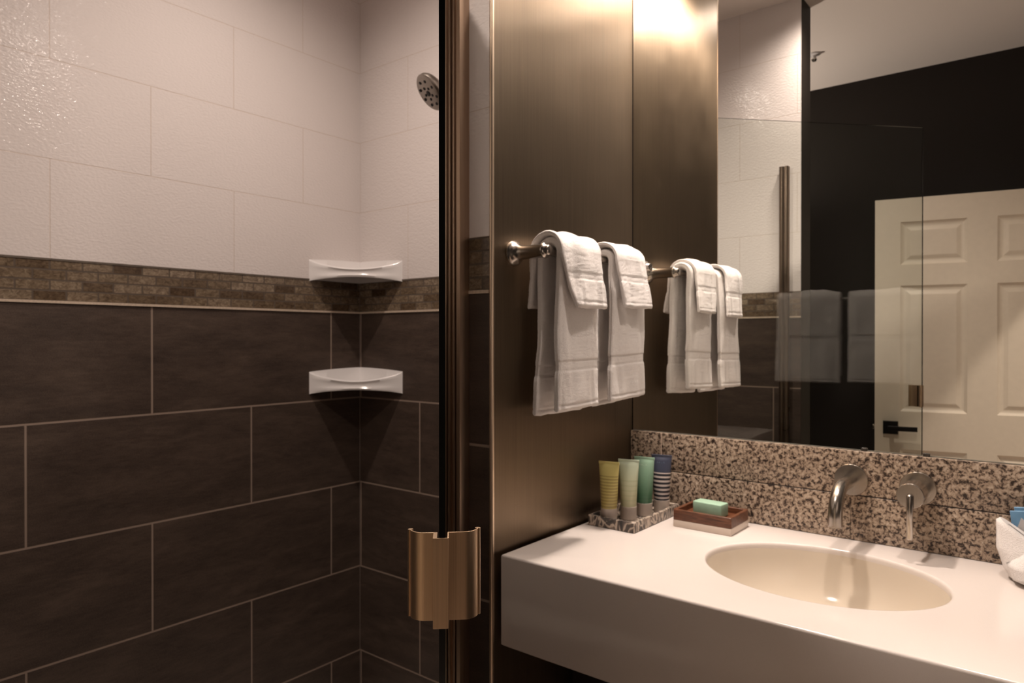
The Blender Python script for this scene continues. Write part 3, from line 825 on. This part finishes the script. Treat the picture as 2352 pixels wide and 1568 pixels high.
for k, (dx, dy, dz) in enumerate(((0, 0, 0), (0.006, 0.009, 0.006))):
    Mr = Matrix.Translation((-0.078 + dx, 1.569 + dy, 0.965 + dz)) @ Matrix.Rotation(R(-7), 4, 'Y')
    MB().box((0, 0, 0), (0.075, 0.004, 0.060), 0, Mr, 0.0012).build('wrapper', M_blue, t)
    MB().prism([(0.009, -0.005), (0.070, -0.005), (0.070, 0.046), (0.052, 0.040), (0.040, 0.044), (0.026, 0.036), (0.016, 0.048), (0.008, 0.030)], -0.0004, 0.0006, 0, Mr @ Matrix.Rotation(PI/2, 4, 'X')).build('wrapper_print', M_pack, t)

# ------------------------------------------------------------------ shower shelves in the corner
def corner_shelf(zb_, zt_, label):
    t = None
    nS, = (40,)
    LA, LB = 0.218, 0.228
    Pl = Vector((XL, YS - LA)); Pc = Vector((XL, YS)); Pr = Vector((XL + LB, YS))
    def back(s_):
        s_ = min(max(s_, 0), 1)
        return Pl + (Pc - Pl)*(s_*2) if s_ < 0.5 else Pc + (Pr - Pc)*(s_*2 - 1)
    nrm = Vector((-(Pr-Pl).y, (Pr-Pl).x)).normalized(); nrm = -nrm if nrm.dot(Pc - Pl) > 0 else nrm
    def front(s_):
        p = Pl + (Pr - Pl)*s_
        return p + nrm*(0.018*math.sin(PI*s_))
    rings = []
    for i in range(nS + 1):
        s_ = i/nS; e = math.sin(PI*s_)**0.8
        f = front(s_); bk = back(s_)
        zt2 = zt_ - 0.029*e; zb2 = zb_ + 0.014*e
        inn = bk - f; il = max(inn.length, 1e-6); inn = inn/il if il > 1e-5 else Vector((0, 0))
        lip = min(0.012, il*0.3)
        def P(d, z): q = f + inn*d; return (q.x, q.y, z)
        depth = il
        hh = (zt2 - zb2)
        ring = [P(0.003*min(1, il*20), zb2), P(0.0, zb2 + 0.006), P(0.0035*min(1, il*12), zb2 + hh*0.30), P(0.0045*min(1, il*12), zb2 + hh*0.50), P(0.0035*min(1, il*12), zb2 + hh*0.72), P(0.0, zt2 - 0.005), P(0.003*min(1, il*20), zt2 - 0.001), P(lip*0.6, zt2), P(lip, zt2 - 0.003),
                P(min(lip*1.6, il*0.4), zt2 - 0.016*min(1, il*12)), P(il*0.90, zt2 - 0.010*min(1, il*12)), (bk.x, bk.y, zt_ + 0.009*e), (bk.x, bk.y, zb_ + 0.004), P(il*0.5, zb2)]
        rings.append(ring)
    b = MB(); b.loft(rings, caps=True)
    o = b.build('corner_shelf', M_ceramic, None, angle=60)
    return tag(o, label, 'shelf', 'ceramic corner shelves in the shower')
corner_shelf(1.536, 1.609, 'upper white ceramic corner shelf in front of the mosaic band')
corner_shelf(1.150, 1.226, 'lower white ceramic corner shelf on the dark shower tiles')

# ------------------------------------------------------------------ shower head
HC = Vector((-1.375, 1.36, 2.012)); HN = Vector((-0.30, -0.72, -0.62)).normalized()
t = thing('shower_head', 'round brushed metal shower head on an arm from the back shower wall', 'shower head', tuple(HC))
MB().lathe([(0.0, 0.002), (0.046, 0.002), (0.050, 0.0), (0.053, -0.003), (0.053, -0.012), (0.048, -0.020), (0.030, -0.034), (0.016, -0.040), (0.014, -0.052), (0.0, -0.052)], HC, HN, n=56, caps=False).build('head', M_steel, t, angle=35)
a_ = HN.orthogonal().normalized(); b2 = HN.cross(a_)
b = MB()
for rr, nn_, sz in ((0.0, 1, 0.008), (0.017, 5, 0.0038), (0.035, 8, 0.0042)):
    for k in range(nn_):
        an = 2*PI*k/nn_ + rr*30
        b.lathe([(sz, 0.0015), (sz, 0.0035), (sz*0.7, 0.0042)], HC + (a_*math.cos(an) + b2*math.sin(an))*rr, HN, n=12)
b.build('nozzles', M_dark, t)
e0 = HC - HN*0.050
path = []
P0, P1, P2, P3 = e0, e0 - HN*0.09, Vector((e0.x + 0.05, YS - 0.10, 2.115)), Vector((e0.x + 0.05, YS - 0.002, 2.115))
for k in range(25):
    q = k/24; path.append(P0*(1-q)**3 + P1*3*q*(1-q)**2 + P2*3*q*q*(1-q) + P3*q**3)
MB().tube(path, 0.0105, n=20).build('arm', M_nickel, t)
MB().lathe([(0.0, 0), (0.030, 0), (0.028, 0.006), (0.012, 0.012), (0, 0.012)], (P3.x, YS, P3.z), (0, -1, 0), caps=False).build('flange', M_nickel, t)

# ------------------------------------------------------------------ shower door
GT, GB = 2.078, 0.11
r = ray(1015.5, 1000); dd = 0.577
P = EYE + r*dd; FE = Vector((P.x, P.y))              # free edge of the glass
HP = Vector((XU(1034, 1.030), 1.030))                # hinge side
g = (HP - FE).normalized(); wv = Vector((g.y, -g.x)) # g: along the glass away from the camera, wv: to the right
if wv.x < 0: wv = -wv
def loc2(wl, gl): q = FE + wv*wl + g*gl; return (q.x, q.y)
t = thing('shower_door', 'frameless glass shower door standing open, seen edge-on', 'shower door', (HP.x, HP.y, GB))
LEN = (HP - FE).length
hg = 0.0026
b = MB()
q = [loc2(-hg, 0), loc2(hg, 0), loc2(hg, LEN), loc2(-hg, LEN)]
vs_ = [(*p, GB) for p in q] + [(*p, GT) for p in q]
b.add(vs_, [(1, 2, 6, 5), (3, 0, 4, 7)], 0); b.add(vs_, [(0, 1, 5, 4), (2, 3, 7, 6), (0, 3, 2, 1), (4, 5, 6, 7)], 1)
b.build('glass_panel', [M_glass, M_gedge], t, smooth=False)
# pull: one extrusion, U channel over the glass edge with two curved wings
mm = 0.001
th = 1.1
def wing(sg, ext, cw):
    """outline pieces from channel shoulder out to the beaded tip; returns inner(front) and outer(back) lines"""
    f, bk = [], []
    flat = ext - 14.5
    f.append((cw, 15.8)); bk.append((cw - 0, 15.8 + th))
    f.append((flat, 16.0)); bk.append((flat, 16.0 + th))
    for k in range(1, 11):
        a = R(82)*k/10; Ro = 13.0
        f.append((flat + Ro*math.sin(a), 16.0 + Ro*(1 - math.cos(a)))); bk.append((flat + (Ro-th)*math.sin(a), 16.0 + th + (Ro-th)*(1 - math.cos(a))))
    return f, bk
fR, bR = wing(1, 32.0, 5.2); fL, bL = wing(-1, 29.5, 7.6)
poly = []
# front contour, left tip -> right tip, in (w, g); front is toward the camera (small g)
def bead(cx_, cy_, r_, a0, a1, n_=9): return [(cx_ + r_*math.cos(R(a0 + (a1-a0)*k/n_)), cy_ + r_*math.sin(R(a0 + (a1-a0)*k/n_))) for k in range(n_ + 1)]
tipR = fR[-1]; tipL = fL[-1]
front_ = [(-x, y) for x, y in reversed(fL)] + [(-7.6, -1.6), (5.2, -1.6)] + fR
back_ = list(reversed(bR)) + [(5.2 - th, 15.8 + th), (5.2 - th, -1.6 + th), (-4.2, -1.6 + th), (-4.2, 15.8 + th)] + [(-x, y) for x, y in bL[1:]]
beadR = bead(tipR[0] - 0.2, tipR[1] + 1.5, 2.4, -60, 200)
beadL = [(-x, y) for x, y in reversed(bead(tipL[0] - 0.2, tipL[1] + 1.5, 2.4, -60, 200))]
poly = front_ + beadR + back_ + beadL
pw = [loc2(x*mm, y*mm) for x, y in poly]
import mathutils
HZ0, HZ1 = 1.1010, 1.1757
tri = mathutils.geometry.tessellate_polygon([[Vector((x, y, 0)) for x, y in pw]])
n = len(pw)
vs_ = [(x, y, HZ0) for x, y in pw] + [(x, y, HZ1) for x, y in pw]
fs = [(i, (i+1) % n, n + (i+1) % n, n + i) for i in range(n)] + [tuple(f) for f in tri] + [tuple(n + k for k in f) for f in tri]
b = MB(); b.add(vs_, fs)
o = b.build('handle', M_bronze, t, angle=28); o['label'] = 'brushed bronze pull with two curved wings'
bv = o.modifiers.new('bevel', 'BEVEL'); bv.width = 0.00022; bv.segments = 2; bv.limit_method = 'ANGLE'; bv.angle_limit = R(60)
MB().prism([loc2(-7.3*mm, 3*mm), loc2(-4.4*mm, 3*mm), loc2(-4.4*mm, 14*mm), loc2(-7.3*mm, 14*mm)], HZ0 + 0.001, HZ1 - 0.004).build('handle_screw_block', M_chrome, o)
# hinge leaf: ridged extrusion clamped on the glass
def ridge_profile(u0, u1, yb_, ridges):
    """ridges: list of (u, y) front contour from left to right"""
    pts = [(XU(u, y), y) for u, y in ridges]
    return [(pts[0][0], yb_)] + pts + [(pts[-1][0], yb_)]
rid = []
def hump(ua, ub, y, h, n_=6):
    for k in range(n_ + 1):
        q = k/n_; rid.append((ua + (ub-ua)*q, y - h*math.sin(PI*q)**0.7))
hump(1020.5, 1025.5, 1.0305, 0.002); hump(1025.6, 1028.6, 1.030, 0.0045); rid.append((1029.0, 1.036)); rid.append((1031.0, 1.036)); hump(1031.4, 1038, 1.031, 0.0025); hump(1038.4, 1045.5, 1.031, 0.003)
b = MB(); b.prism(ridge_profile(0, 0, 1.0445, rid), GB, GT)
b.build('hinge_leaf', M_jamb, t, angle=70)

# wall jamb
rid = []
for k in range(10):
    a = PI*0.5*k/9; rid.append((1056.0 - 4.5*math.cos(a), 1.026 - 0.006*math.sin(a)))
pts = [(XU(u, y), y) for u, y in rid]
xr = XU(1077.5, YF - 0.001)
pts = [(pts[0][0], YF - 0.0005)] + pts + [(xr - 0.0035, 1.0202), (xr - 0.0012, 1.0212), (xr, 1.0235), (xr, YF - 0.0005)]
b = MB(); b.prism(pts, 0.09, GT + 0.004)
o = b.build('door_jamb', M_jamb, None, angle=70)
tag(o, 'slim bronze metal jamb beside the tiled wall end, where the glass door hinges', 'door jamb')
# strike jamb on the end wall (seen in the mirror)
xs0, xs1 = -0.986, -0.948
b = MB(); b.prism([(xs0, YE), (xs0, YE + 0.022), (xs0 + 0.004, YE + 0.026), (xs0 + 0.016, YE + 0.026), (xs0 + 0.019, YE + 0.018), (xs0 + 0.023, YE + 0.018), (xs0 + 0.025, YE + 0.028), (xs1 - 0.003, YE + 0.028), (xs1, YE + 0.024), (xs1, YE)], 0.09, GT + 0.004)
o = b.build('door_jamb', M_strike, None, angle=70)
tag(o, 'slim bronze metal strike jamb on the white tile, seen in the mirror', 'door jamb')

# ------------------------------------------------------------------ six panel door, open against the back
DW, DH, DT = 0.89, 2.022, 0.035
D0 = Vector((-0.755, -0.60)); ang = R(-11)
t = thing('panel_door', 'cream six panel door standing open, seen in the mirror', 'door', (D0.x, D0.y, 0.01))
Md = Matrix.Translation((D0.x, D0.y, 0.0)) @ Matrix.Rotation(ang, 4, 'Z')
b = MB()
xc = [0, 0.110, 0.386, 0.502, 0.778, DW]; zc = [0.012, 0.22, 0.800, 0.985, 1.597, 1.699, 1.907, DH]
pan_x = [(1, 2), (3, 4)]; pan_z = [(1, 2), (3, 4), (5, 6)]
for side in (0, 1):
    y0_ = 0.0 if side == 0 else -DT; sg = -1 if side == 0 else 1
    for i in range(len(xc)-1):
        for j in range(len(zc)-1):
            xa, xb, za, zb2 = xc[i], xc[i+1], zc[j], zc[j+1]
            if (i, i+1) in pan_x and (j, j+1) in pan_z:
                lv = [(0, 0), (0.004, 0.004), (0.012, 0.009), (0.020, 0.0105), (0.026, 0.010), (0.042, 0.004), (0.045, 0.0035)]
                rings = [[(xa+k, y0_ + sg*dp, za+k), (xb-k, y0_ + sg*dp, za+k), (xb-k, y0_ + sg*dp, zb2-k), (xa+k, y0_ + sg*dp, zb2-k)] for k, dp in lv]
                vv = [p for r_2 in rings for p in r_2]; ff = []
                for a in range(len(lv)-1):
                    for c_ in range(4): ff.append((a*4+c_, a*4+(c_+1) % 4, (a+1)*4+(c_+1) % 4, (a+1)*4+c_))
                e = (len(lv)-1)*4; ff.append((e, e+1, e+2, e+3)); b.add(vv, ff, 0, Md)
            else:
                b.add([(xa, y0_, za), (xb, y0_, za), (xb, y0_, zb2), (xa, y0_, zb2)], [(0, 1, 2, 3)], 0, Md)
X, Z0, Z1 = DW, zc[0], zc[-1]
for i in range(len(xc)-1):
    for z in (Z0, Z1): b.add([(xc[i], 0, z), (xc[i+1], 0, z), (xc[i+1], -DT, z), (xc[i], -DT, z)], [(0, 1, 2, 3)], 0, Md)
for j in range(len(zc)-1):
    for x in (0, X): b.add([(x, 0, zc[j]), (x, 0, zc[j+1]), (x, -DT, zc[j+1]), (x, -DT, zc[j])], [(0, 1, 2, 3)], 0, Md)
b.build('door_leaf', M_doorp, t, smooth=False)
lv = MB().box((0.036, 0.0, 0.872), (0.102, 0.010, 0.936), 0, Md, 0.001).build('rosette', M_black, t)
b = MB(); b.box((0.058, 0.010, 0.893), (0.078, 0.042, 0.913), 0, Md, 0.002); b.box((0.056, 0.036, 0.892), (0.182, 0.050, 0.915), 0, Md, 0.002)
b.build('lever_handle', M_black, t)
MB().box((-0.010, -0.024, 0.893), (0.0, -0.010, 0.915), 0, Md, 0.001).build('latch', M_chrome, t)
for z in (0.25, 1.05, 1.80):
    MB().tube([Md @ Vector((DW + 0.004, -DT*0.5 + 0.022, z - 0.045)), Md @ Vector((DW + 0.004, -DT*0.5 + 0.022, z + 0.045))], 0.006, n=12).build('hinge', M_black, t)
